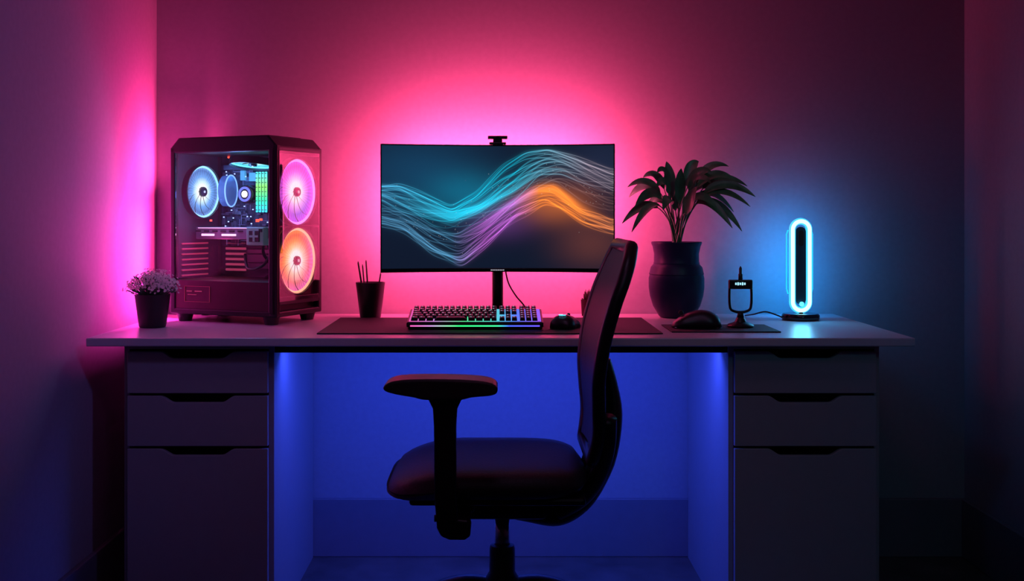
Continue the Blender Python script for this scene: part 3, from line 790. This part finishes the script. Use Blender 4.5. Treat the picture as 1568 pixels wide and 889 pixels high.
post = [(-.158,.704),(-.146,.692),(-.138,.675),(-.136,.64),(-.135,.50),(-.130,.44),(-.122,.424),(-.105,.417),(-.075,.417),(-.064,.424),(-.062,.448),(-.070,.456),(-.088,.458),(-.092,.50),(-.092,.64),(-.090,.675),(-.082,.692),(-.066,.704)]
prism_xz('armrest_post', post, ay-.016, ay+.016, M_black, ch, .005, seg=3)
boxes('armrest_bracket', [((-.082,ay+.06,.440),(.034,.12,.030)),((-.082,ay+.11,.456),(.05,.06,.02))], M_black, ch, .006)
tube('gas_lift', [(0,0,.40),(0,0,.30)], .0165, M_chrome, ch, 24)
lathe('column_cover', [(.017,.335),(.026,.333),(.028,.325),(.0285,.275),(.036,.262),(.040,.20),(.034,.16),(0,.16)], M_black, ch, seg=32)
bm = bmesh.new()
cb = bmesh.new()
for k in range(5):
    a = R(18+72*k); d = Vector((math.cos(a),math.sin(a),0))
    pts = catmull([d*.02+Vector((0,0,.238)), d*.10+Vector((0,0,.236)), d*.20+Vector((0,0,.19)), d*.29+Vector((0,0,.105)), d*.305+Vector((0,0,.080))],5)
    addtube(bm, pts, [.024-.010*i/len(pts) for i in range(len(pts))], 12)
    s = d.cross(Vector((0,0,1)))
    for sg in (-1,1):
        r = bmesh.ops.create_cone(cb, cap_ends=True, segments=28, radius1=.029, radius2=.029, depth=.018)
        bmesh.ops.transform(cb, matrix=Matrix.Translation(d*.305+Vector((0,0,.029))+s*.014*sg) @ s.to_track_quat('Z','Y').to_matrix().to_4x4(), verts=r['verts'])
    addbox(cb, d*.305+Vector((0,0,.058)), (.03,.03,.03))
fin('star_base', bm, M_black, ch, smooth=True)
fin('casters', cb, M_black, ch, bevel=.003)

# ------------------------------------------------------------------ added coloured fill spots, no ceiling fixtures behind them
spot('fill_spot_violet', (.2,-2.6,2.45), (-.20,0,1.50), 14, (.58,.14,.50), 80, .2)
spot('fill_spot_blue', (1.25,-2.3,2.3), (-1.059,-.85,1.15), 36, (.27,.22,1), 42, .1)
spot('fill_spot_teal', (.9,-3.4,2.2), (.85,-.65,.45), 13, (.16,.48,.70), 34, .15)
spot('fill_spot_dim', (-.2,-3.6,2.3), (-.5,-.65,.55), 4, (.5,.32,.55), 50, .15)
spot('fill_spot_wall_blue', (-.6,-2.2,2.3), (1.45,-.7,.95), 11, (.06,.20,.8), 34, .1)
spot('fill_spot_plant', (1.1,-1.9,2.3), (.60,-.20,1.05), 7, (.30,.75,.75), 22, .08)
spot('fill_spot_desk', (0,-1.6,2.5), (0,-.5,.75), 7, (.75,.40,.85), 62, .15)

w = bpy.data.worlds.new('World'); S.world = w; w.use_nodes = True
w.node_tree.nodes['Background'].inputs[0].default_value = (.02,.015,.04,1)
w.node_tree.nodes['Background'].inputs[1].default_value = 1

# ------------------------------------------------------------------ camera
cd = bpy.data.cameras.new('camera'); cam = bpy.data.objects.new('camera', cd); S.collection.objects.link(cam)
cam.location = (0,-3.53,1.059); cam.rotation_euler = (R(90),0,0)
cd.sensor_width = 36; cd.lens = 39.95; cd.shift_x = .014; cd.shift_y = -.0743; cd.clip_start = .05
S.camera = cam
try:
    S.view_settings.view_transform = 'Standard'; S.view_settings.look = 'None'
except Exception as e: print(e)
S.view_settings.exposure = 0; S.view_settings.gamma = 1
